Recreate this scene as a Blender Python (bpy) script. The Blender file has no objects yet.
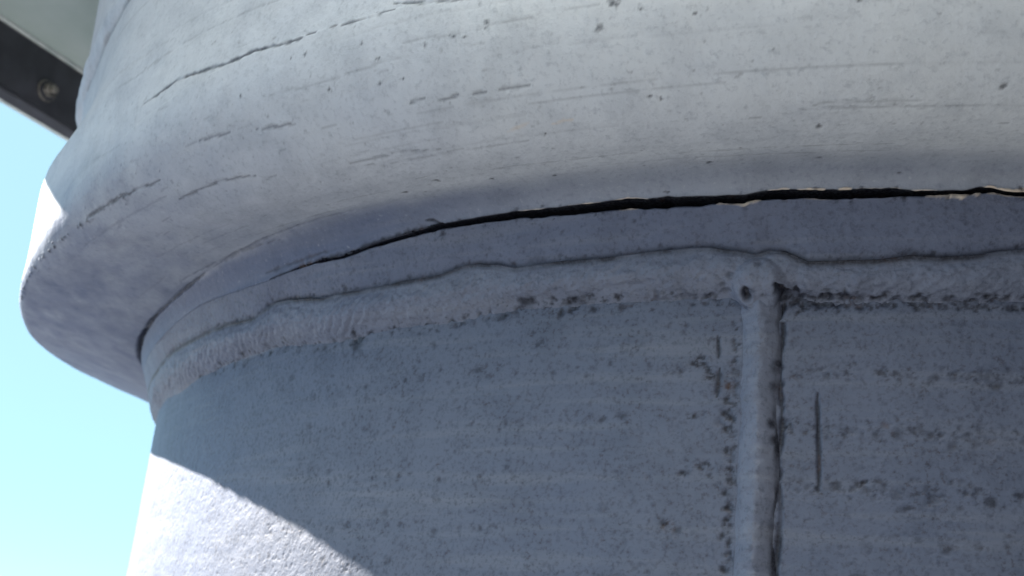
import bpy, math
import numpy as np

C = bpy.context.scene.collection
sc = bpy.context.scene
S = 0.5                 # metres per pedestal radius
Z0 = 1.6 + 0.3324 * S   # height of the upper toe of the ring weld above the ground
CAM = dict(D=1.8541, h=0.3324, f=1189.0619, yaw=-0.2891, pit=0.3335, rol=0.1022)
SUN_AZ, SUN_EL = -103.0, 31.8   # azimuth measured from the side of the pedestal that faces the camera


def W(x, y, z):
    return (x * S, y * S, Z0 + z * S)


# ------------------------------------------------------------------ camera
cam = bpy.data.cameras.new('camera')
camo = bpy.data.objects.new('camera', cam)
C.objects.link(camo)
sc.camera = camo
from mathutils import Vector, Matrix
yw, pt, rl = CAM['yaw'], CAM['pit'], CAM['rol']
fw = Vector((math.sin(yw) * math.cos(pt), math.cos(yw) * math.cos(pt), math.sin(pt)))
r0 = fw.cross(Vector((0, 0, 1))).normalized()
u0 = r0.cross(fw)
rr = math.cos(rl) * r0 + math.sin(rl) * u0
uu = -math.sin(rl) * r0 + math.cos(rl) * u0
M3 = Matrix((rr, uu, -fw)).transposed()
camo.matrix_world = Matrix.Translation(Vector(W(0, -CAM['D'], -CAM['h']))) @ M3.to_4x4()
cam.sensor_width = 36
cam.lens = CAM['f'] / 1024 * 36
cam.clip_start = 0.02
cam.clip_end = 6000
cam.dof.use_dof = True
cam.dof.focus_distance = 0.88 * S
cam.dof.aperture_fstop = 18

# ------------------------------------------------------------------ world and sun
sd = Vector((math.sin(math.radians(SUN_AZ)), -math.cos(math.radians(SUN_AZ)), math.tan(math.radians(SUN_EL)))).normalized()
world = bpy.data.worlds.new('World')
sc.world = world
world.use_nodes = True
nt = world.node_tree
bg = nt.nodes['Background']
sky = nt.nodes.new('ShaderNodeTexSky')
sky.sky_type = 'NISHITA'
sky.sun_disc = False
sky.sun_elevation = math.radians(SUN_EL)
sky.sun_rotation = math.atan2(sd.x, sd.y)
sky.altitude = 2500
sky.air_density = 0.5
sky.dust_density = 0.0
sky.ozone_density = 3.0
bg.inputs['Strength'].default_value = 0.075
tint = nt.nodes.new('ShaderNodeMix')
tint.data_type = 'RGBA'; tint.blend_type = 'MULTIPLY'
tint.inputs[0].default_value = 1
tint.inputs[7].default_value = (.84, .96, .98, 1)     # the photograph's cool white balance, the same for the whole sky
nt.links.new(sky.outputs[0], tint.inputs[6])
veil = nt.nodes.new('ShaderNodeMix')                 # thin even veil of high haze over the whole sky
veil.data_type = 'RGBA'
veil.inputs[0].default_value = .78
veil.inputs[7].default_value = (1.38, 2.2, 2.42, 1)
nt.links.new(tint.outputs[2], veil.inputs[6])
nt.links.new(veil.outputs[2], bg.inputs['Color'])
sl = bpy.data.lights.new('sun', 'SUN')
sl.energy = 5.0
sl.angle = math.radians(0.5)
sl.color = (1.0, 0.93, 0.83)
so = bpy.data.objects.new('sun', sl)
C.objects.link(so)
so.rotation_euler = sd.to_track_quat('Z', 'Y').to_euler()
so.location = (-5, 0, 8)
sc.view_settings.view_transform = 'Standard'
sc.view_settings.look = 'None'
sc.view_settings.gamma = 1
sc.view_settings.use_curve_mapping = False
sc.view_settings.exposure = 2.55

rng = np.random.default_rng(7)


# ------------------------------------------------------------------ materials
def new_mat(name):
    m = bpy.data.materials.new(name)
    m.use_nodes = True
    n = m.node_tree.nodes
    return m, n, m.node_tree.links, n['Principled BSDF']


def N(n, kind, **kw):
    x = n.new(kind)
    for k, v in kw.items():
        setattr(x, k, v)
    return x


def mixc(n, l, fac, a, b):
    x = n.new('ShaderNodeMix')
    x.data_type = 'RGBA'
    for sock, v in ((x.inputs[0], fac), (x.inputs[6], a), (x.inputs[7], b)):
        if hasattr(v, 'is_output'):
            l.new(v, sock)
        elif isinstance(v, (int, float)):
            sock.default_value = v
        else:
            sock.default_value = (*v, 1)
    return x.outputs[2]


def ramp(n, l, src, stops):
    x = n.new('ShaderNodeValToRGB')
    e = x.color_ramp.elements
    while len(e) < len(stops):
        e.new(0.5)
    for i, (p, v) in enumerate(stops):
        e[i].position = p
        e[i].color = (v, v, v, 1)
    l.new(src, x.inputs[0])
    return x.outputs[0]


def noise(n, l, vec, scale, detail=3, rough=0.55):
    x = n.new('ShaderNodeTexNoise')
    x.inputs['Scale'].default_value = scale
    x.inputs['Detail'].default_value = detail
    x.inputs['Roughness'].default_value = rough
    l.new(vec, x.inputs['Vector'])
    return x.outputs['Fac']


def paint_material(name, PAINT_A, PAINT_B, undercoat=None, speck=.12, grain=.42):
    m, n, l, b = new_mat(name)
    tc = n.new('ShaderNodeTexCoord')
    P = tc.outputs['Object']
    big = noise(n, l, P, 7, 3)
    mid = noise(n, l, P, 60, 4, .6)
    fine = noise(n, l, P, 420, 3, .6)
    mp = n.new('ShaderNodeMapping')          # brushed streaks that run round the tube
    mp.inputs['Scale'].default_value = (10, 10, 160)
    l.new(P, mp.inputs[0])
    streak = noise(n, l, mp.outputs[0], 1, 4, .6)
    col = mixc(n, l, ramp(n, l, big, [(.35, 0), (.65, 1)]), PAINT_A, PAINT_B)
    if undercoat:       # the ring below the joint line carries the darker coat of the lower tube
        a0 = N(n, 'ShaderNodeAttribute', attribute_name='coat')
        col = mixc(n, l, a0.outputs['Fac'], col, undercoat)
    dk = N(n, 'ShaderNodeMix', data_type='RGBA', blend_type='MULTIPLY')
    l.new(ramp(n, l, mid, [(.44, 0), (.78, .38)]), dk.inputs[0]); l.new(col, dk.inputs[6]); dk.inputs[7].default_value = (.5, .52, .56, 1)
    dk2 = N(n, 'ShaderNodeMix', data_type='RGBA', blend_type='MULTIPLY')
    l.new(ramp(n, l, fine, [(.54, 0), (.74, .6 if speck > .3 else .34)]), dk2.inputs[0]); l.new(dk.outputs[2], dk2.inputs[6]); dk2.inputs[7].default_value = (.42, .44, .48, 1)
    col = dk2.outputs[2]
    col = mixc(n, l, ramp(n, l, streak, [(.5, 0), (.8, .14)]), col, (.50, .49, .46))
    col = mixc(n, l, ramp(n, l, fine, [(.24, .2), (.38, 0)]), col, PAINT_B)
    sp = noise(n, l, P, 640, 3, .65)
    spm = N(n, 'ShaderNodeMath', operation='MULTIPLY')
    l.new(ramp(n, l, sp, [(.53, 0), (.67, 1)]), spm.inputs[0])
    l.new(ramp(n, l, mid, [(.35, speck * .35), (.62, speck)]), spm.inputs[1])
    col = mixc(n, l, spm.outputs[0], col, (.06, .06, .08))
    a1 = N(n, 'ShaderNodeAttribute', attribute_name='dirt')
    a2 = N(n, 'ShaderNodeAttribute', attribute_name='chip')
    dn = noise(n, l, P, 900, 2)
    mul = N(n, 'ShaderNodeMath', operation='MULTIPLY')
    l.new(a1.outputs['Fac'], mul.inputs[0])
    l.new(ramp(n, l, dn, [(.3, .75), (.6, 1)]), mul.inputs[1])
    col = mixc(n, l, a2.outputs['Fac'], col, (.72, .60, .48))
    rn = noise(n, l, P, 90, 3)
    dcol = mixc(n, l, ramp(n, l, rn, [(.60, 0), (.72, 1)]), (.015, .016, .026), (.06, .032, .026))
    col = mixc(n, l, mul.outputs[0], col, dcol)
    l.new(col, b.inputs['Base Color'])
    b.inputs['Roughness'].default_value = .5
    b.inputs['Specular IOR Level'].default_value = .35
    add = N(n, 'ShaderNodeMath', operation='ADD')
    ms = N(n, 'ShaderNodeMath', operation='MULTIPLY')
    l.new(mid, ms.inputs[0]); ms.inputs[1].default_value = 1.5
    l.new(ms.outputs[0], add.inputs[0]); l.new(fine, add.inputs[1])
    bp = n.new('ShaderNodeBump')
    bp.inputs['Strength'].default_value = grain
    bp.inputs['Distance'].default_value = .0007
    l.new(add.outputs[0], bp.inputs['Height'])
    l.new(bp.outputs[0], b.inputs['Normal'])
    return m


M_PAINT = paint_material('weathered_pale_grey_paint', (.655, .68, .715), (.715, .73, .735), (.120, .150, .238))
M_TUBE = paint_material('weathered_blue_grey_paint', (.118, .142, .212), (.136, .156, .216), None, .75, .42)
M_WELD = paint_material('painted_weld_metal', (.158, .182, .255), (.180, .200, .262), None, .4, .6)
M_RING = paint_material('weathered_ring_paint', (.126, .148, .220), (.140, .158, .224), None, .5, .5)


def simple(name, c1, c2, scale, rough=.6, metal=0, bump=.0005):
    m, n, l, b = new_mat(name)
    tc = n.new('ShaderNodeTexCoord')
    f = noise(n, l, tc.outputs['Object'], scale, 5, .6)
    l.new(mixc(n, l, ramp(n, l, f, [(.35, 0), (.65, 1)]), c1, c2), b.inputs['Base Color'])
    b.inputs['Roughness'].default_value = rough
    b.inputs['Metallic'].default_value = metal
    bp = n.new('ShaderNodeBump')
    bp.inputs['Strength'].default_value = .5
    bp.inputs['Distance'].default_value = bump
    l.new(f, bp.inputs['Height'])
    l.new(bp.outputs[0], b.inputs['Normal'])
    return m


M_DARK = simple('dark_bituminous_steel', (.016, .017, .022), (.035, .036, .045), 40, .55)
M_DECK = simple('grey_green_deck_paint', (.30, .36, .33), (.42, .47, .45), 6, .6)
M_LIP = simple('pale_flange_paint', (.34, .38, .37), (.5, .52, .5), 60, .5)
M_BOLT = simple('galvanised_bolt_steel', (.03, .028, .028), (.40, .37, .32), 110, .4, .6)
M_GROUND = simple('concrete_ground', (.018, .028, .05), (.028, .038, .062), 3, .9, 0, .003)


# ------------------------------------------------------------------ grids round the pedestal axis
def smooth(x, a, b):
    t = np.clip((x - a) / (b - a), 0, 1)
    return t * t * (3 - 2 * t)


_tabs = [rng.random((256, 256)) for _ in range(4)]


def vnoise(u, v, k=0):
    t = _tabs[k % 4]
    i = np.floor(u).astype(int); j = np.floor(v).astype(int)
    fu = u - i; fv = v - j
    fu = fu * fu * (3 - 2 * fu); fv = fv * fv * (3 - 2 * fv)
    a = t[i % 256, j % 256]; b = t[(i + 1) % 256, j % 256]
    c = t[i % 256, (j + 1) % 256]; d = t[(i + 1) % 256, (j + 1) % 256]
    return (a * (1 - fu) + b * fu) * (1 - fv) + (c * (1 - fu) + d * fu) * fv - .5


def fbm(u, v, k=0, o=3):
    s = 0
    for q in range(o):
        s = s + vnoise(u * 2 ** q + 17 * q, v * 2 ** q + 31 * q, k + q) / 2 ** q
    return s


def seq(*segs):
    out = []
    for a, b, st in segs:
        out.append(np.arange(a, b - 1e-9, st))
    return np.concatenate(out)


PHI = seq((-180, -150, 2), (-150, -62, .5), (-62, -52, .2), (-52, -30, .1), (-30, 11, .075), (11, 30, .6), (30, 180, 2.5))
PHIR = np.radians(PHI)
NC = len(PHI)


def table(pts, pad=None):
    a = np.array(pts)
    return np.interp(PHI, a[:, 0], a[:, 1])


class Grid:
    """rows of (r, z) round the axis, each value may vary with the angle"""

    def __init__(self, rows):
        self.R = np.array([np.broadcast_to(r, (NC,)) for r, z in rows], float)
        self.Z = np.array([np.broadcast_to(z, (NC,)) for r, z in rows], float)
        self.disp = np.zeros_like(self.R)
        self.dirt = np.zeros_like(self.R)
        self.chip = np.zeros_like(self.R)
        self.coat = np.zeros_like(self.R)
        self.P = np.stack([self.R * np.sin(PHIR), -self.R * np.cos(PHIR), self.Z], -1)
        dr = np.gradient(self.R, axis=0); dz = np.gradient(self.Z, axis=0)
        ln = np.hypot(dr, dz) + 1e-12
        self.nr, self.nz = dz / ln, -dr / ln      # rows run upwards: the outside normal
        self.U = PHIR[None, :] * self.R
        self.V = np.cumsum(ln, axis=0)

    snap_on = False

    def snap(self, ph, r, z):
        if not self.snap_on: return ph, r, z
        j = min(NC - 1, max(0, int(np.searchsorted(PHI, ph))))
        i = np.argmin((self.R[:, j] - r) ** 2 + (self.Z[:, j] - z) ** 2)
        return ph, self.R[i, j], self.Z[i, j]

    def seen(self, ph, r, z):
        """the surface point on the sight line that passes through a measured point"""
        c = np.array([0, -1.8541, -.3324])
        q = np.array([r * math.sin(math.radians(ph)), -r * math.cos(math.radians(ph)), z])
        d = (q - c) / np.linalg.norm(q - c)
        s = self.cols(ph - 7, ph + 7)
        v = self.P[:, s] - c
        t = v @ d
        e = np.linalg.norm(v - t[..., None] * d, axis=-1) + .004 * (t - t.min())
        i, j = np.unravel_index(np.argmin(e), e.shape)
        return float(PHI[s][j]), float(self.R[i, s][j]), float(self.Z[i, s][j])

    def cols(self, p0, p1):
        return slice(max(0, np.searchsorted(PHI, p0) - 1), min(NC, np.searchsorted(PHI, p1) + 1))

    def spot(self, ph, r, z, rad, dirt=1., depth=0., chip=0.):
        ph, r, z = self.snap(ph, r, z)
        dphi = math.degrees(rad * 2.2)
        s = self.cols(ph - dphi, ph + dphi)
        c = np.array([r * math.sin(math.radians(ph)), -r * math.cos(math.radians(ph)), z])
        d = np.linalg.norm(self.P[:, s] - c, axis=-1) / rad
        d = d * (1 + 1.1 * fbm(self.U[:, s] / (rad * 1.3), self.V[:, s] / (rad * .9), 1, 2))
        w = np.clip(1.45 - d, 0, 1)
        self.dirt[:, s] = np.maximum(self.dirt[:, s], w * dirt)
        if depth: self.disp[:, s] -= depth * np.exp(-d * d)
        if chip: self.chip[:, s] = np.maximum(self.chip[:, s], w * chip)

    def stroke(self, pts, wid, dirt=1., depth=0., chip=0., rough=0., k=0, taper=True):
        """a scratch or groove along points given as (angle, r, z)"""
        a = np.array(pts, float)
        if self.snap_on:
            k_ = np.linspace(0, len(a) - 1, max(len(a), int(abs(a[-1, 0] - a[0, 0]) / .5) + 2))
            a = np.stack([np.interp(k_, np.arange(len(a)), a[:, q]) for q in range(3)], -1)
            a = np.array([self.snap(*p) for p in a])
        ph = np.radians(a[:, 0])
        Q = np.stack([a[:, 1] * np.sin(ph), -a[:, 1] * np.cos(ph), a[:, 2]], -1)
        pad = math.degrees(wid * 4)
        s = self.cols(a[:, 0].min() - pad, a[:, 0].max() + pad)
        P = self.P[:, s]
        best = np.full(P.shape[:2], 1e9); tt = np.zeros(P.shape[:2])
        n = len(Q) - 1
        for i in range(n):
            ab = Q[i + 1] - Q[i]
            t = np.clip(((P - Q[i]) @ ab) / (ab @ ab + 1e-12), 0, 1)
            d = np.linalg.norm(P - Q[i] - t[..., None] * ab, axis=-1)
            m = d < best
            best[m] = d[m]; tt[m] = (i + t[m]) / n
        w_ = wid * (1 + rough * 2.4 * fbm(self.U[:, s] / .006, self.V[:, s] / .006, k, 2))
        if taper: w_ = w_ * (.35 + .65 * np.clip(np.minimum(tt, 1 - tt) * 6, 0, 1))
        d = best / np.maximum(w_, wid * .15)
        w = np.clip(1.6 - d, 0, 1)
        if rough: w = w * np.clip(1.2 + rough * 3 * fbm(self.U[:, s] / .012, self.V[:, s] / .01, k + 1, 2), 0, 1)
        self.dirt[:, s] = np.maximum(self.dirt[:, s], w * dirt)
        if chip: self.chip[:, s] = np.maximum(self.chip[:, s], w * chip)
        if depth: self.disp[:, s] -= depth * np.exp(-d * d) * (w > 0)

    def build(self, name, parent, mat):
        R = self.R + self.disp * self.nr
        Z = self.Z + self.disp * self.nz
        X = R * np.sin(PHIR) * S; Y = -R * np.cos(PHIR) * S
        nr_ = R.shape[0]
        co = np.stack([X, Y, Z * S], -1).reshape(-1, 3)
        i = np.arange(nr_ - 1)[:, None] * NC
        j = np.arange(NC)[None, :]
        jn = (j + 1) % NC
        f = np.stack([i + j, i + jn, i + NC + jn, i + NC + j], -1).reshape(-1)
        return mesh_from(name, co, f, parent, mat, self.dirt.reshape(-1), self.chip.reshape(-1), self.coat.reshape(-1))


def mesh_from(name, co, quads, parent, mat, dirt=None, chip=None, coat=None):
    me = bpy.data.meshes.new(name)
    nf = len(quads) // 4
    me.vertices.add(len(co)); me.vertices.foreach_set('co', co.astype(np.float32).ravel())
    me.loops.add(len(quads)); me.loops.foreach_set('vertex_index', quads.astype(np.int32))
    me.polygons.add(nf); me.polygons.foreach_set('loop_start', (np.arange(nf) * 4).astype(np.int32))
    me.polygons.foreach_set('use_smooth', np.ones(nf, bool))
    me.update(calc_edges=True)
    if dirt is not None:
        for an, arr in (('dirt', dirt), ('chip', chip), ('coat', dirt * 0 if coat is None else coat)):
            a = me.attributes.new(an, 'FLOAT', 'POINT')
            a.data.foreach_set('value', np.clip(arr, 0, 1).astype(np.float32))
    me.materials.append(mat)
    o = bpy.data.objects.new(name, me)
    C.objects.link(o)
    o.parent = parent
    return o


def empty(name, loc, label, cat, group=None):
    o = bpy.data.objects.new(name, None)
    C.objects.link(o)
    o.location = loc
    o['label'] = label; o['category'] = cat
    if group: o['group'] = group
    o.empty_display_size = .1
    return o


ped = empty('steel_pedestal', (0, 0, Z0), 'thick round painted steel column whose welded ring under the wide upper tube is cracked open', 'column')

# measured wavy lines of the joint, (angle, height)
TB = [(-180, 0), (-60, 0), (-51.02, -.0023), (-45.78, .0027), (-41.55, .0015), (-38.36, .0016), (-35.64, -.0008), (-33.17, -.0033), (-31.39, .0062), (-29.95, .0058), (-26.84, -.0016), (-25.29, -.0009), (-24.17, -.0018), (-21.44, -.0009), (-18.95, .0009), (-17.53, .006), (-16.68, .0061), (-15.56, .0031), (-14.73, -.001), (-13.43, -.0005), (-12.43, .0005), (-10.49, .0004), (-8.64, .0024), (-7.3, .0043), (-5.98, .0048), (-5.12, .0033), (-4.27, .0003), (-3.64, -.0024), (-3.02, .0005), (-2.4, -.0005), (-1.87, -.0047), (-1.46, -.0085), (-.19, -.0081), (1.38, -.0072), (2.55, -.0039), (3.7, -.005), (5.23, -.0019), (6.84, .0037), (12, 0), (180, 0)]
TC = [(-180, -.036), (-60, -.036), (-51.96, -.0369), (-46.19, -.0417), (-42.01, -.0382), (-36.06, -.0356), (-31.63, -.0338), (-27.83, -.0409), (-26.18, -.0425), (-21.89, -.0371), (-19.94, -.0379), (-18.11, -.0382), (-15.2, -.0328), (-12.68, -.0334), (-10.7, -.0321), (-6.08, -.033), (-4.78, -.0312), (-1.82, -.0318), (.22, -.0348), (2.22, -.0335), (4.57, -.0345), (6.99, -.0312), (180, -.033)]
TK = [(-180, .028), (-60, .026), (-47.99, .0228), (-44.26, .027), (-39.77, .0312), (-34.35, .0274), (-31.18, .0268), (-29.35, .0288), (-28.06, .0296), (-26.85, .0307), (-24.92, .0296), (-23.18, .0341), (-21.21, .037), (-19.67, .0393), (-18.78, .0406), (-17.05, .0409), (-14.77, .0419), (-12.33, .0404), (-10.4, .0404), (-8.57, .0409), (-6.36, .0397), (-4.66, .0395), (-4.03, .039), (-3.41, .0409), (-2.6, .042), (-.99, .041), (.58, .0413), (2.13, .0415), (3.66, .0412), (4.61, .0414), (5.18, .044), (5.64, .0442), (6.12, .0421), (6.76, .0417), (9, .043), (180, .04)]
CW = [(-180, 0), (-27.2, 0), (-26.85, 1.2), (-21.2, 2.6), (-18.8, 3.4), (-14.8, 4.6), (-10.4, 6.2), (-8.6, 7), (-6.4, 8.2), (-4.6, 7.6), (-1.8, 6.2), (.6, 7), (2.2, 5.8), (3.7, 4.8), (5.2, 4.6), (6.8, 4), (11, 3), (16, 0), (180, 0)]
zB = table(TB) + .0006 * fbm(PHIR / .012, PHIR * 0 + 3.3, 1)
zC = table(TC)
zK = table(TK)
cw = table(CW) / 1400 * 1.55 * (1 + .45 * smooth(-PHI, 5, 12))
jag = fbm(PHIR / .016, PHIR * 0 + 9.1, 2, 5)
jag2 = fbm(PHIR / .013, PHIR * 0 + 5.7, 3, 5)
kl = zK - cw / 2 * (1 + .42 * jag2)
ku = zK + cw / 2 * (1 + .42 * jag)
ku = np.maximum(ku, kl)
fl = smooth(PHI, -46, -24)                 # 0 on the left where the fillet is a tight crevice, 1 in front
rA = 1.038 + .018 * fl
zA = .050 + .007 * fl
rK = 1.028

# ---- lower tube
rows = [(1.0, z) for z in np.concatenate([[-(Z0 / S) + .03], np.linspace(-3.2, -.6, 8), np.linspace(-.5, -.29, 8), np.arange(-.275, -.026, .0011), [-.01, .01]])]
g = Grid(rows)
g.disp += .0012 * fbm(g.U / .09, g.V / .09, 0) + .00035 * fbm(g.U / .012, g.V / .012, 1)
front = smooth(PHI, -60, -40)
low = TC
# specks of rust: rows that follow old rolling lines, and a loose scatter
def scatter(g, n, ph, zz, r, rad, dirt, depth=.0004):
    for _ in range(n):
        p = rng.uniform(*ph); z = rng.normal(zz[0], zz[1]) if zz[1] else zz[0]
        k = rng.gamma(2.2, .5)
        g.spot(p, r, z, rad * k, min(1, dirt * rng.uniform(.4, 1.15)), depth)
        if rng.random() < .35:
            g.spot(p + rng.normal(0, .12), r, z + rng.normal(0, .001), rad * k * .7, dirt * .8, depth)
for zz, n in ((-.088, 1), (-.13, 1), (-.172, 1)):
    scatter(g, 130, (-2.2, 9), (zz, .0035), 1., .0010, .7)
for zz, n in ((-.058, 40), (-.085, 130), (-.123, 120), (-.165, 150), (-.205, 110), (-.235, 70)):
    scatter(g, n, (-30, 9), (zz, .0045), 1., .0009, .62)
for _ in range(2600):
    p = rng.uniform(-48, 9); z = rng.uniform(-.27, -.035)
    g.spot(p, 1., z, rng.uniform(.0006, .0013), rng.uniform(.15, .5), .0003)
for p, z in [(-1.83, -.0279), (-2.03, -.0342), (-1.9, -.0412), (-1.69, -.0381), (-11.95, -.0323), (-12.17, -.0348), (-25.08, -.0402), (-24.51, -.0386), (-6.26, -.0806), (-5.97, -.0767), (-5.6, -.0869), (-6.11, -.1213), (-5.76, -.1591), (-5.55, -.1568), (-6.5, -.1638), (-7.19, -.2019), (-2.29, -.1282), (.51, -.167), (.74, -.1654), (-6.1, -.082), (-5.8, -.0815), (-5.5, -.092)]:
    g.spot(p, 1., z, .0019, 1, .0008)
    g.spot(p + .14, 1., z + rng.normal(0, .001), .0013, .9, .0005)
for p, z in [(-4.7, -.109), (-4.76, -.1188), (-4.55, -.1224), (-4.69, -.1314), (-4.64, -.1773), (-4.49, -.1879), (-4.51, -.1965), (-4.65, -.2071), (-4.6, -.2312), (-4.62, -.241), (-4.66, -.099), (-4.66, -.147)]:
    g.spot(p - .06, 1., z, .0024, 1, .001)
g.stroke([(-5.23, 1., -.0596), (-5.15, 1., -.0768)], .0013, .95, .0012)
g.stroke([(-5.09, 1., -.0846), (-5.15, 1., -.0976), (-5.17, 1., -.1067)], .0016, .95, .0012, rough=.4)
g.stroke([(-1.07, 1., -.1026), (-1.02, 1., -.1225), (-.96, 1., -.1477), (-.95, 1., -.1739)], .0013, 1., .0022)
# rusty toe of the ring weld
for _ in range(420):
    p = rng.uniform(-40, 9)
    if rng.random() > .45 + .55 * (p > -3) + .2 * (p < -9): continue
    z = np.interp(p, *np.array(TC).T) + rng.normal(-.0005, .0024)
    k = rng.gamma(2., .5)
    g.spot(p, 1., z, .0012 * k, min(1, rng.uniform(.35, 1.0)), .0005)
    if rng.random() < .4: g.spot(p + .1, 1., z, .0011 * k, .7, .0004)
# undercut beside the seam weld
seam_phi = lambda z: np.interp(z, [-.2342, -.1529, -.1087, -.0474, 0], [-3.42, -3.42, -3.45, -3.5, -3.5])
for _ in range(90):
    z = rng.uniform(-.27, -.05)
    g.spot(float(seam_phi(z)) - 1.02 + rng.normal(0, .08), 1., z, rng.uniform(.0008, .002), rng.uniform(.4, 1), .0006)
zz = np.linspace(-.27, -.05, 40)
g.stroke([(float(seam_phi(z)) + .93 + .07 * math.sin(z * 90), 1., z) for z in zz], .0019, .95, .0022, rough=.55, taper=False)
for _ in range(110):
    p = rng.uniform(-2.3, 9) if rng.random() < .6 else rng.uniform(-2.3, .8)
    g.spot(p, 1., -.0345 + rng.normal(0, .0016), rng.uniform(.0009, .0022), rng.uniform(.7, 1), .0006)
g.stroke([(-2.45, 1., -.0335), (-2.5, 1., -.038), (-2.68, 1., -.0435), (-2.8, 1., -.047)], .0028, 1, .003, rough=.3)
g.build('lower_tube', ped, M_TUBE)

# ---- ring weld: a rippled fillet bead between the tube and the ring above
ns = 56
rows = [(.992, zC - .004)]
for k in range(ns + 1):
    t = k / ns
    hb = .0098 * math.sin(math.pi * min(1, t * 1.04)) ** 1.25
    r = .9985 + (1.0185 - .9985) * t ** 1.15 + hb * .9 * (.35 + .65 * smooth(PHI, -52, -34))
    rows.append((r, zC + (zB - zC) * t))
rows += [(1.0165, zB + .0012), (1.012, zB + .0019), (1.004, zB + .002)]
g = Grid(rows)
T = np.clip((g.Z - zC) / (zB - zC), 0, 1)
env = np.sin(np.pi * T) ** .7
ph_ = g.U / .0135 - 1.5 * T + 1.3 * fbm(g.U / .05, g.V / .018, 2)
rip = np.abs(np.sin(ph_ * math.pi)) - .5
leftness = 1 - .72 * smooth(PHI, -24, -12)
g.disp += env * (.0011 * rip * leftness * np.clip(.6 + 1.6 * fbm(g.U / .05, g.V / .03, 1), .1, 1.4) + .0022 * fbm(g.U / .035, g.V / .02, 3) + .0016 * (.4 + .6 * smooth(PHI, -36, -14)) * fbm(g.U / .009, g.V / .006, 1, 3) + .0009 * fbm(g.U / .003, g.V / .003, 3, 2))
g.dirt = np.maximum(g.dirt, .26 * leftness * env * np.clip((-rip - .30) * 5, 0, 1) * np.clip(.5 + 2 * fbm(g.U / .02, g.V / .01, 0), 0, 1) * (PHI > -45))
# dark line under the rolled upper edge
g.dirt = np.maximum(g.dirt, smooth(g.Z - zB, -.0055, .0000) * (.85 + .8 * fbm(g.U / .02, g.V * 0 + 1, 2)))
g.snap_on = True
# a round lump where the vertical seam meets the ring weld, with a crater
def lump(g, ph, r, z, rad, h, p=2):
    s = g.cols(ph - math.degrees(rad * 1.5), ph + math.degrees(rad * 1.5))
    c = np.array([r * math.sin(math.radians(ph)), -r * math.cos(math.radians(ph)), z])
    d = np.linalg.norm(g.P[:, s] - c, axis=-1) / rad
    g.disp[:, s] += h * np.clip(1 - d ** p, 0, 1) ** .8
lump(g, -3.45, 1.008, -.024, .021, .0085, 3)
lump(g, -2.6, 1.01, -.012, .015, .004)
lump(g, -4.2, 1.006, -.030, .011, .004)
s_ = np.clip((g.Z + .034) / .004, 0, 1)
seamtop = np.clip(1 - np.abs((g.U - math.radians(-3.42)) / .0150) ** 2, 0, 1) * np.exp(-((g.Z + .034) / .006) ** 2)
g.disp += .0095 * seamtop * (1 - smooth(g.Z, -.032, -.022))
g.stroke([(-4.0, 1.012, -.0265), (-3.95, 1.010, -.0315)], .0028, 1, .007, taper=False)
g.spot(-4.7, 1.014, -.016, .003, .5, .002); g.spot(-3.4, 1.016, -.011, .0025, .45, .0015)
g.spot(-5.0, 1.012, -.024, .0025, .6, .001); g.spot(-4.95, 1.01, -.03, .003, .5, .0015)
g.spot(-3.75, 1.012, -.026, .0016, .6, .0012); g.spot(-3.3, 1.012, -.031, .0014, .6, .001)
g.stroke([(-2.75, 1.014, -.022), (-2.57, 1.010, -.0262), (-2.45, 1.008, -.0308), (-2.5, 1.003, -.0370), (-2.7, 1., -.042)], .0033, 1, .009, rough=.2)
g.stroke([(-1.95, 1.01, -.025), (-2.0, 1.005, -.0305), (-2.2, 1.002, -.034)], .0028, .95, .004, rough=.5)
for _ in range(340):
    p = rng.uniform(-42, 9)
    if -5.2 < p < -2.2: continue
    z = np.interp(p, *np.array(TC).T) + abs(rng.normal(0, .0035))
    g.spot(p, 1.001 + (z + .034) * .7, z, .0011 * rng.gamma(2., .55), rng.uniform(.3, 1), .0006)
for p, z, k in [(-11.9, -.0285, .003), (-12.2, -.031, .0025), (-25.0, -.036, .003), (-.6, -.0285, .003), (0.1, -.030, .0035), (-.2, -.027, .002), (1.6, -.029, .0025), (2.9, -.03, .0025), (5.6, -.029, .0025)]:
    g.spot(p, 1.004, z, k, 1, .001)
for _ in range(90):
    p = rng.uniform(-2.3, 9) if rng.random() < .6 else rng.uniform(-2.3, .8)
    g.spot(p, 1.0025, -.031 + rng.normal(0, .0018), rng.uniform(.0009, .0024), rng.uniform(.7, 1), .0008)
g.build('ring_weld', ped, M_WELD)

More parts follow.
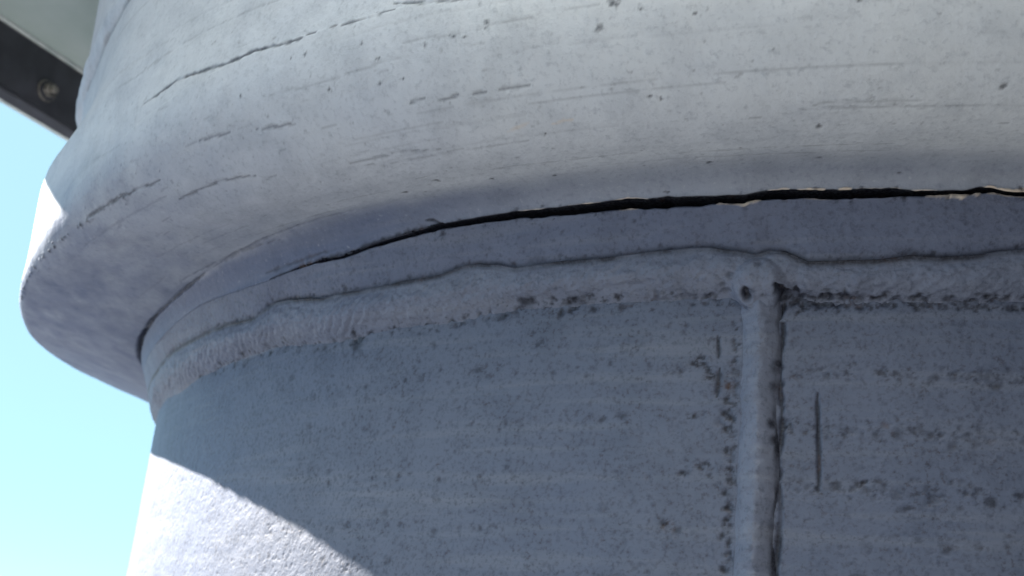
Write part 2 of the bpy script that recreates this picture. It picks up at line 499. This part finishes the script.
# ---- lower lip of the ring, below the crack
rows = [(1.003, zB - .004), (1.0125, zB - .003)]
nk = 38
for k in range(nk + 1):
    t = k / nk
    rows.append((1.0135 + (rK - 1.0135) * t ** .9, zB - .002 + (kl - zB + .002) * t))
lip0 = len(rows)
for q, dz in ((.003, .0003), (.009, .0002), (.018, 0), (.03, -.001)):
    rows.append((rK - q, kl - dz - .0002))
g = Grid(rows)
body = np.zeros((len(rows), 1)); body[2:lip0] = 1
g.disp += body * (.0010 * fbm(g.U / .03, g.V / .03, 2) + .0004 * fbm(g.U / .007, g.V / .007, 0, 2))
g.dirt[lip0:] = 1
g.dirt[lip0] *= (cw > 0)
open_ = smooth(cw, 0, .001)
g.snap_on = True
g.dirt[lip0 - 1] = np.maximum(g.dirt[lip0 - 1], .5 * open_)
def chips(g, row0, n, spans):
    """pale bare edges of the paint along the crack"""
    for a, b, wdt in spans:
        m = (PHI > a) & (PHI < b)
        e = np.sin(np.pi * np.clip((PHI - a) / (b - a), 0, 1)) ** .4
        for k in range(n):
            w = np.clip(wdt * e * (1 + 1.8 * fbm(PHIR / .006, PHIR * 0 + 4 * a, 1, 3)) - k, 0, 1) * m
            rI = row0 - k
            g.chip[rI] = np.maximum(g.chip[rI], w)
            g.dirt[rI] *= 1 - w
            g.disp[rI] += .0008 * w
chips(g, lip0 - 1, 4, [(-5.2, -3.3, 1.7), (-9.5, -8.6, .7), (3.1, 5.25, 1.9), (5.4, 7.2, .8), (-1.9, -.5, .4)])
for _ in range(300):
    p = rng.uniform(-47, 9)
    z = np.interp(p, *np.array(TB).T) + abs(rng.normal(0, .0028)) + .001
    g.spot(p, 1.0155, z, .0011 * rng.gamma(2., .5), rng.uniform(.25, .8) * (.55 if -6 < p < -1 else 1), .0005)
for _ in range(160):
    p = rng.uniform(-47, 9)
    g.spot(p, 1.021, rng.uniform(.004, .036), rng.uniform(.0007, .0014), rng.uniform(.2, .55), .0003)
g.spot(-18.6, 1.027, .0355, .0024, .9, .001)
for _ in range(22):        # nicks and lost paint under the crack edge
    p = rng.uniform(-20, 9)
    g.spot(p, 1.027, float(np.interp(p, PHI, kl)) - abs(rng.normal(0, .0012)), rng.uniform(.0008, .0018), rng.uniform(.4, 1), .0006)
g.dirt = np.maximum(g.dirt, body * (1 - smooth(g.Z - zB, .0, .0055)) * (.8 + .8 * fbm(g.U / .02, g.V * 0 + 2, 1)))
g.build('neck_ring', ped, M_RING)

# ---- upper tube: lip above the crack, flared underside, rounded bottom corner, outer wall
far = smooth(-PHI, 52, 92)
zb = .055 + .047 * far
rc = .012 + .080 * smooth(PHI, -52, -22)
rows = []
for q, dz in ((.03, .001), (.018, 0), (.009, .0002), (.003, .0003)):
    rows.append((rK - q, ku + dz + .0002))
first = len(rows)
nl = 30
for k in range(nl + 1):
    t = k / nl
    # concave fillet that turns from upright at the crack to level at the underside
    cr = t ** (1 + .7 * fl)
    cz = 1 - (1 - t) ** (1 + .55 * fl)
    rows.append((rK + (rA - rK) * cr, ku + (zA - ku) * cz))
nu = 64
for k in range(1, nu + 1):
    t = k / nu
    rows.append((rA + (1.187 - rc - rA) * t, zA + (zb - zA) * t + .0025 * math.sin(math.pi * t) * far))
for k in range(1, 85):
    a = k / 84 * math.pi / 2
    rows.append((1.187 - rc + rc * math.sin(a), zb + rc * (1 - math.cos(a))))
def wall(zs, rs, st):
    z = zs[0] + st
    zz = np.arange(zs[0] + st, zs[-1], st)
    return [(float(np.interp(z, zs, rs)), z) for z in zz]
zw = [.102, .13, .155, .180, .191, .212, .232, .26, .32, .45]
rw = [1.187, 1.188, 1.189, 1.1900, 1.1850, 1.173, 1.1655, 1.163, 1.166, 1.170]
top_of_corner = zb + rc
kink = 1 - smooth(PHI, -47, -34)      # the wall steps in above the rim on the left, and runs straight up in front
kf = .014 * (1 - kink)
wz = (np.arange(.0, 1.0001, 1 / 120)[1:]) ** 1.25
for t in wz:
    z = top_of_corner + (.32 - top_of_corner) * t
    rows.append((np.interp(z, zw, rw) * kink + (1 - kink) * np.interp(z, [.10, .20, .32], [1.187, 1.186, 1.180]), z))
# girth weld
for k in range(1, 15):
    t = k / 14
    rows.append((1.166 + kf + (.006 - kf * .6) * t + .007 * math.sin(math.pi * t), .32 + .030 * t))
for z in np.linspace(.356, .52, 30):
    rows.append((1.172 + (z - .35) * .05, z))
for z in (.6, .8, 1.0, 1.3, 1.6, 2.0):
    rows.append((1.182, z))
rows += [(1.17, 2.02), (.6, 2.02), (.01, 2.02)]
g = Grid(rows)
nrm = np.ones((len(rows), 1)); nrm[:first + 1] = 0; nrm[-12:] = 0
g.disp += nrm * (.0011 * fbm(g.U / .08, g.V / .08, 3) + .0003 * fbm(g.U / .012, g.V / .012, 1, 2))
leftm = 1 - smooth(PHI, -40, -26)
girth = np.exp(-((g.Z - .336) / .02) ** 2)
g.disp += girth * nrm * .004 * fbm(g.U / .03, g.V / .02, 2)
g.dirt[:first] = 1
g.dirt[first] = .5 * open_
for k in range(first, first + 5): pass
def chips_up(g, row0, n, spans):
    for a, b, wdt in spans:
        m = (PHI > a) & (PHI < b)
        e = np.sin(np.pi * np.clip((PHI - a) / (b - a), 0, 1)) ** .4
        for k in range(n):
            w = np.clip(wdt * e * (1 + 1.8 * fbm(PHIR / .006, PHIR * 0 + 3 * b, 2, 3)) - k, 0, 1) * m
            g.chip[row0 + k] = np.maximum(g.chip[row0 + k], w)
            g.dirt[row0 + k] *= 1 - w
            g.disp[row0 + k] += .0008 * w
chips_up(g, first, 4, [(-3.1, -2.2, 1.5), (-1.9, -.75, 2.2), (-.3, .3, 1.5), (5.3, 8.5, 3.0), (-9.8, -8.2, .9), (2.6, 3.6, .9), (.4, 2.2, .6), (-12, -10.4, .7), (-14.5, -13, .6)])
g.snap_on = True
# crevice between ring and underside, on the left
cre = [(p, float(np.interp(p, PHI, rA)), float(np.interp(p, PHI, zA))) for p in np.linspace(-62, -31, 40)]
g.stroke(cre[:13], .0030, .85, .009, rough=.25, k=2)
g.stroke(cre[9:19], .0020, .75, .005, rough=.3, k=2)
g.stroke(cre[15:32], .0013, .7, .002, rough=.4, k=2)
g.stroke([(p, float(np.interp(p, PHI, rA)) + .0005, float(np.interp(p, PHI, zA))) for p in np.linspace(-36, -23, 14)], .0012, .3, .0015, rough=.8)
# hair crack that runs on to the left of the opening
hc = [(p, rK, z) for p, z in TK if -46 < p < -26.5]
g.stroke(hc[3:], .0016, .85, .0014, rough=.55, k=1)
g.spot(-26.85, rK, .0310, .0024, 1, .0012); g.spot(-26.4, rK, .031, .002, 1, .001); g.spot(-28.3, rK, .0302, .0017, .9, .001)
for _ in range(18):
    p = rng.uniform(-21, 9)
    g.spot(p, rK + .001, float(np.interp(p, PHI, ku)) + abs(rng.normal(0, .0010)), rng.uniform(.0007, .0016), rng.uniform(.4, 1), .0006)
g.stroke([(-31.5, 1.031, .0345), (-29.5, 1.031, .0362), (-27.4, 1.031, .0372), (-25.4, 1.032, .039)], .0010, .6, .0006, rough=.8)
g.stroke([(-29.2, rK, .0288), (-27.8, rK, .0300), (-26.85, rK, .0307), (-25.5, rK, .0303), (-24, rK, .0325)], .0026, 1, .0015, rough=.5)
g.stroke([(-24.9, rK, .0300), (-23.2, rK, .0345), (-21.2, rK, .0374), (-19, rK, .041)], .0022, .9, .001, rough=.5, taper=False)
g.stroke([(-19.6, 1.034, .0445), (-18.9, 1.033, .0445), (-18.6, 1.028, .0412)], .0013, .9, .001)
# faint scratches of old tooling
for pts_, w_, dd, ro in [
    ([(-35.14, 1.185, .056), (-33.6, 1.186, .056), (-32.04, 1.187, .056), (-28.23, 1.186, .056)], .0014, .7, .7),
    ([(-29.29, 1.1532, .056), (-27.19, 1.155, .056), (-25.67, 1.1564, .056), (-24.02, 1.1501, .056)], .0010, .6, .5),
    ([(-19.45, 1.133, .056), (-17.91, 1.1324, .056), (-16.87, 1.1339, .056), (-15.19, 1.1277, .056)], .0010, .4, .8),
    ([(-40.61, 1.052, .056), (-35.86, 1.05, .056), (-33.01, 1.05, .056), (-29.18, 1.046, .056)], .0010, .4, .8),
    ([(-31.25, 1.187, .147), (-30.25, 1.187, .149), (-28.66, 1.187, .1527), (-26.75, 1.187, .1513), (-24.97, 1.187, .1471), (-23.04, 1.187, .1488), (-21.05, 1.187, .1447), (-19.73, 1.187, .1464)], .0015, .85, .55),
    ([(-18.97, 1.187, .1467), (-18.21, 1.187, .1453), (-16.93, 1.187, .1457), (-15.9, 1.187, .1474)], .0013, .7, .8),
    ([(-15.92, 1.187, .1511), (-14.79, 1.187, .1463), (-13.5, 1.187, .142), (-11, 1.187, .140)], .0013, .6, .8),
    ([(-50, 1.167, .319), (-46, 1.167, .318), (-42.72, 1.167, .319), (-40.62, 1.167, .3185), (-37.83, 1.167, .319), (-33, 1.167, .319)], .0022, .6, .15),
    ([(-47, 1.173, .352), (-43, 1.173, .353), (-39, 1.173, .352), (-34, 1.173, .353)], .0018, .5, .15)]:
    if -36 < pts_[0][0] < -13: pts_ = [g.seen(*p) for p in pts_]
    g.stroke(pts_, w_, dd, w_ * .7, rough=ro)
# bead of weld spatter along the lower corner on the left
for k in range(46):
    p = -52 + k * .42 + rng.normal(0, .08)
    zz_ = float(np.interp(p, PHI, zb)) + .003
    if rng.random() < .75: g.spot(p, 1.184, zz_ - .001, rng.uniform(.0012, .003), rng.uniform(.5, 1) if rng.random() < .6 else 0, -.0016)
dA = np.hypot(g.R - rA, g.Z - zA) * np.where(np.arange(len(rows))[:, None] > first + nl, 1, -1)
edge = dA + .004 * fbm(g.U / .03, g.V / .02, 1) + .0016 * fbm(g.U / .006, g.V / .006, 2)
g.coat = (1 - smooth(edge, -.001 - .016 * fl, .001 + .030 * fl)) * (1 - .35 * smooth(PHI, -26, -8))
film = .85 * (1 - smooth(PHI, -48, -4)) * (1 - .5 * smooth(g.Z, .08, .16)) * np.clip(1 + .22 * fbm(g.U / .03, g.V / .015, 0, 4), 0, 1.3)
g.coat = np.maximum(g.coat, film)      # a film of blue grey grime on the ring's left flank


def put_marks(g):
    pits = [(-16.98, 1.0809, .056, 2.2), (-19.12, 1.071, .056, 2.0), (-14.58, 1.0698, .056, 1.2), (-10.66, 1.1284, .056, 1.3), (-6.19, 1.1639, .056, 1.3), (-5.93, 1.1574, .056, 1.1), (-5.24, 1.058, .057, 1.6), (-11.82, 1.0609, .056, 1.6), (-.95, 1.0574, .056, 1.3), (2.07, 1.0435, .05, 1.2), (4.69, 1.1538, .056, 1.6), (-.87, 1.1039, .056, 1.5)]
    for p, r_, z_, k in pits:
        g.spot(*g.seen(p, r_, z_), .0011 * k, .85, .0006)
    for p, z_, k in WALL_PITS:
        g.spot(*g.seen(p, 1.187, z_), .0010 * k, .85, 0)
    for _ in range(420):
        p = rng.uniform(-50, 9)
        if rng.random() < .6:
            g.spot(p, rng.uniform(1.05, 1.18), .056, rng.uniform(.0006, .0013), rng.uniform(.12, .42), .0003)
        else:
            g.spot(p, 1.187, rng.uniform(.06, .2), rng.uniform(.0005, .0012), rng.uniform(.15, .5), 0)
    for _ in range(70):       # short dashes that follow the tube round
        p = rng.uniform(-36, 7); L = rng.uniform(.2, .9)
        if rng.random() < .5:
            r_ = rng.uniform(1.07, 1.18)
            g.stroke([(p, r_, .056), (p + L, r_ + .001, .056)], .0008, rng.uniform(.12, .35), .0003)
        else:
            z_ = rng.uniform(.07, .17)
            g.stroke([(p, 1.187, z_), (p + L, 1.187, z_ - .001)], .0008, rng.uniform(.08, .25), .0002)
    for _ in range(30):        # long faint lines that run round the tube
        p = rng.uniform(-46, -8); L = rng.uniform(4, 14)
        z_ = rng.uniform(.07, .31); q = np.linspace(0, 1, 9)
        g.stroke([(p + L * t, float(np.interp(z_, zw, rw)), z_ + .002 * math.sin(5 * t + p)) for t in q], .0008, rng.uniform(.08, .26), .0002, rough=.9, k=int(rng.integers(4)))
    for _ in range(26):
        p = rng.uniform(-46, 0); L = rng.uniform(3, 10); r_ = rng.uniform(1.06, 1.17)
        g.stroke([(p + L * t, r_, .056) for t in np.linspace(0, 1, 7)], .0009, rng.uniform(.08, .26), .0002, rough=.9, k=int(rng.integers(4)))
    for d in DASHES:
        g.stroke([g.seen(*p) for p in d], .0012, .55, .0005, rough=.4)
    g.stroke([g.seen(*p) for p in [(-11.9, 1.139, .056), (-11.3, 1.143, .056), (-10.94, 1.1458, .056)]], .0011, 0, 0, chip=.4, rough=.5)
    g.stroke([g.seen(*p) for p in [(-10.1, 1.1399, .056), (-9.6, 1.143, .056), (-9.23, 1.145, .056)]], .0012, 0, 0, chip=.5, rough=.5)


WALL_PITS = [(-7.66, .0982, 1.8), (-7.35, .1167, 2), (-7.21, .1147, 1.8), (-6.39, .1099, 1.4), (-4.58, .1013, 1.4), (-20.88, .1292, 1.2), (-20.08, .1294, 1.4), (-17.19, .1218, 1.2), (-14.31, .1079, 1.3), (-16.24, .1063, 1.3), (-13.14, .1105, 1.2), (-12.73, .1096, 1.2), (-11.87, .116, 1.6), (-16.07, .0846, 1.6), (-15.06, .0838, 1.2), (-18.42, .089, 1.2), (-23.51, .1089, 1.3), (.35, .1008, 1.2), (2.38, .11, 1.6)]
DASHES = [[(-14.61, 1.187, .0626), (-14.0, 1.187, .0636)], [(-13.38, 1.187, .0614), (-12.67, 1.187, .0621)], [(-12.05, 1.187, .0608), (-11.6, 1.187, .0617)], [(-11.08, 1.187, .0616), (-9.98, 1.187, .0621)], [(-25.67, 1.187, .0798), (-23.7, 1.187, .0763)], [(-22.12, 1.187, .0723), (-19.9, 1.187, .0665)]]
put_marks(g)
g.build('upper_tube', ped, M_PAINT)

# ---- vertical seam weld
nz_, nw = 230, 30
zs = np.concatenate([np.linspace(-3.2, -.3, 20), np.linspace(-.29, -.0325, nz_)])
ws = np.linspace(-1, 1, nw)
ZZ, WW = np.meshgrid(zs, ws, indexing='ij')
hw = .0148 * (1 + .16 * fbm(ZZ * 0 + 2.2, ZZ / .03, 1) + .10 * fbm(WW * 1.5, ZZ / .012, 3, 2))
ph0 = np.radians(np.interp(ZZ, [-.2342, -.1529, -.1087, -.0474, 0], [-3.42, -3.42, -3.42, -3.42, -3.4])) + .0012 * fbm(ZZ * 0 + 7, ZZ / .035, 2)
prof = np.clip(1 - np.abs((WW - .02) / np.where(WW > .02, .98, 1.02)) ** 1.5, 0, 1) ** .85
ht = .0105 * prof * (1 + .12 * fbm(ZZ * 0 + 1, ZZ / .02, 0)) - .0015 + .0012 * prof * fbm(WW * 3, ZZ / .006, 1, 4) + .0014 * prof * np.abs(np.sin((ZZ / .011 + WW * WW * .35) * math.pi))
RR = 1.0 + ht
PH = ph0 + WW * hw / 1.0
co = np.stack([RR * np.sin(PH), -RR * np.cos(PH), ZZ], -1) * S
n1 = len(zs)
i = np.arange(n1 - 1)[:, None] * nw; j = np.arange(nw - 1)[None, :]
q = np.stack([i + j, i + j + 1, i + nw + j + 1, i + nw + j], -1).reshape(-1)
dirt = np.clip(smooth(WW, .66 + .2 * fbm(WW * 0 + 3, ZZ / .02, 1), .92) * (.75 + 1.4 * fbm(WW * 2, ZZ / .02, 2)), 0, 1)
dirt = np.maximum(dirt, smooth(-WW, .86, .98) * np.clip(2.2 * fbm(WW * 2, ZZ / .012, 3), 0, 1))
for zc, wc, k in [(-.0814, .9, 1), (-.0859, .8, .7), (-.099, .8, .8), (-.127, .7, 1), (-.1387, .85, 1), (-.20, .9, .6)]:
    d = np.hypot((ZZ - zc) / .004, (WW - wc) / .25)
    dirt = np.maximum(dirt, np.clip(1.4 - d, 0, 1) * k)
mesh_from('seam_weld', co.reshape(-1, 3), q, ped, M_WELD, dirt.ravel(), (dirt * 0).ravel())


# ------------------------------------------------------------------ box / prism helpers for the platform
def poly_mesh(name, verts, faces, mat, parent=None):
    me = bpy.data.meshes.new(name)
    me.from_pydata([tuple(v) for v in verts], [], faces)
    me.update()
    me.materials.append(mat)
    o = bpy.data.objects.new(name, me)
    C.objects.link(o)
    if parent: o.parent = parent
    return o


def box_v(x0, x1, y0, y1, z0, z1):
    v = [(x, y, z) for z in (z0, z1) for y in (y0, y1) for x in (x0, x1)]
    f = [(0, 2, 3, 1), (4, 5, 7, 6), (0, 1, 5, 4), (2, 6, 7, 3), (0, 4, 6, 2), (1, 3, 7, 5)]
    return v, f


def bevel(o, w):
    m = o.modifiers.new('bevel', 'BEVEL'); m.width = w; m.segments = 2
    return o


# the platform runs along a line turned 11.2 degrees; local y along the beam, local x towards the pedestal
hd = math.radians(11.2)
plat = empty('access_platform', W(-1.41, -.33, .582), 'dark bolted edge beam and grey green platform deck beside the column', 'platform')
plat.rotation_euler = (0, 0, -hd)
def pbox(name, x0, x1, y0, y1, z0, z1, mat, bw=.002):
    v, f = box_v(x0 * S, x1 * S, y0 * S, y1 * S, z0 * S, z1 * S)
    return bevel(poly_mesh(name, v, f, mat, plat), bw)
pbox('edge_beam', -.022, 0, -1.9, 1.9, .006, .1165, M_DARK)
pbox('beam_flange', -.030, .003, -1.9, 1.9, -.0025, .0058, M_DARK, .001)
pbox('edge_trim', -.038, -.0302, -1.9, 1.9, -.0045, .0075, M_LIP, .001)
pbox('top_flange', -.024, .005, -1.9, 1.9, .1167, .1235, M_LIP, .001)
pbox('deck_plate', -.024, .28, -1.9, 1.9, .1238, .150, M_DECK)
pbox('toe_board', -.024, -.012, -1.9, 1.9, .1502, .62, M_DARK)


def ngon_prism(name, n, r, x0, x1, y, z, mat, rot=0, parent=None, inner=None):
    vs, fs = [], []
    for x in (x0, x1):
        for k in range(n):
            a = 2 * math.pi * k / n + rot
            vs.append((x * S, (y + r * math.cos(a)) * S, (z + r * math.sin(a)) * S))
    for k in range(n):
        fs.append((k, (k + 1) % n, n + (k + 1) % n, n + k))
    fs.append(tuple(range(n, 2 * n))); fs.append(tuple(range(n - 1, -1, -1)))
    o = poly_mesh(name, vs, fs, mat, parent)
    return bevel(o, .0006)


# bolt on the web: washer, hexagonal head, threaded end
by, bz = .092, .043
bolt = ngon_prism('bolt', 6, .0140, .0062, .0165, by, bz, M_BOLT, .3, plat)
ngon_prism('washer', 28, .0205, 0, .0030, by, bz, M_BOLT, 0, bolt)
ngon_prism('rubber_seal', 28, .0180, .0031, .0061, by, bz, M_DARK, 0, bolt)
ngon_prism('bolt_end', 20, .007, .0166, .024, by, bz, M_BOLT, 0, bolt)

# ------------------------------------------------------------------ base plate and ground
rows_b = [(.99, -(Z0 / S) + .06), (1.22, -(Z0 / S) + .06), (1.22, -(Z0 / S) + .002)]
vs, fs = [], []
nb = 96
for r_, z_ in rows_b:
    for k in range(nb):
        a = 2 * math.pi * k / nb
        vs.append((r_ * math.cos(a) * S, r_ * math.sin(a) * S, z_ * S))
for q_ in range(2):
    for k in range(nb):
        fs.append((q_ * nb + k, q_ * nb + (k + 1) % nb, (q_ + 1) * nb + (k + 1) % nb, (q_ + 1) * nb + k))
poly_mesh('base_plate', vs, fs, M_PAINT, ped)
go = poly_mesh('ground', [(-3000, -3000, 0), (3000, -3000, 0), (3000, 3000, 0), (-3000, 3000, 0)], [(0, 1, 2, 3)], M_GROUND)
go['kind'] = 'structure'

bm_ = empty('clad_building', (.3, -2.5, 0), 'two storey building facing the cracked column with dark cladding below and white cladding above', 'building')
bm_.rotation_euler = (0, 0, math.radians(38))
M_CLAD = simple('dark_wall_cladding', (.05, .05, .055), (.08, .08, .085), 4, .7)
M_WHITE = simple('white_wall_cladding', (.72, .71, .68), (.78, .77, .74), 3, .6)
for nm, (x0, x1, y0, y1, z0, z1), mt in (('ground_floor', (-1.7, 4.3, -4, 0, 0, 3.4), M_CLAD), ('upper_floor', (-1.7, 4.3, -4, .02, 3.402, 7.6), M_WHITE), ('roof', (-1.85, 4.45, -4.1, .1, 7.602, 7.75), M_CLAD), ('string_course', (-1.74, 4.34, .021, .06, 3.35, 3.46), M_CLAD)):
    v, f = box_v(x0, x1, y0, y1, z0, z1)
    poly_mesh(nm, v, f, mt, bm_)
for k in range(3):
    v, f = box_v(-1.1 + k * 1.7, -.6 + k * 1.7, .021, .045, 5.6, 6.2)
    wn = poly_mesh('window', v, f, M_CLAD, bm_)


M_PAVE = simple('pale_concrete_paving', (.21, .225, .24), (.26, .27, .28), 3, .9, 0, .002)
pv = poly_mesh('pavement', [(-.75, -9, .004), (1.2, -9, .004), (1.2, -.63, .004), (-.75, -.63, .004)], [(0, 1, 2, 3)], M_PAVE)
pv['kind'] = 'structure'

cb = empty('control_cabinet', (.17, -1.5, 0), 'tall dark grey steel cabinet on the paving right of the viewer', 'cabinet')
M_CAB = simple('dark_grey_cabinet_paint', (.035, .037, .042), (.05, .052, .056), 5, .6)
for nm, bx_ in (('cabinet_body', (0, .7, .0, .74, .08, 2.25)), ('door', (-.018, -.001, .03, .71, .12, 2.2)), ('handle', (-.05, -.019, .08, .10, 1.0, 1.16)), ('foot_plinth', (.02, .68, .02, .72, .005, .079)), ('canopy', (-.05, .73, -.03, .77, 2.251, 2.28))):
    v, f = box_v(*bx_)
    bevel(poly_mesh(nm, v, f, M_CAB, cb), .004)
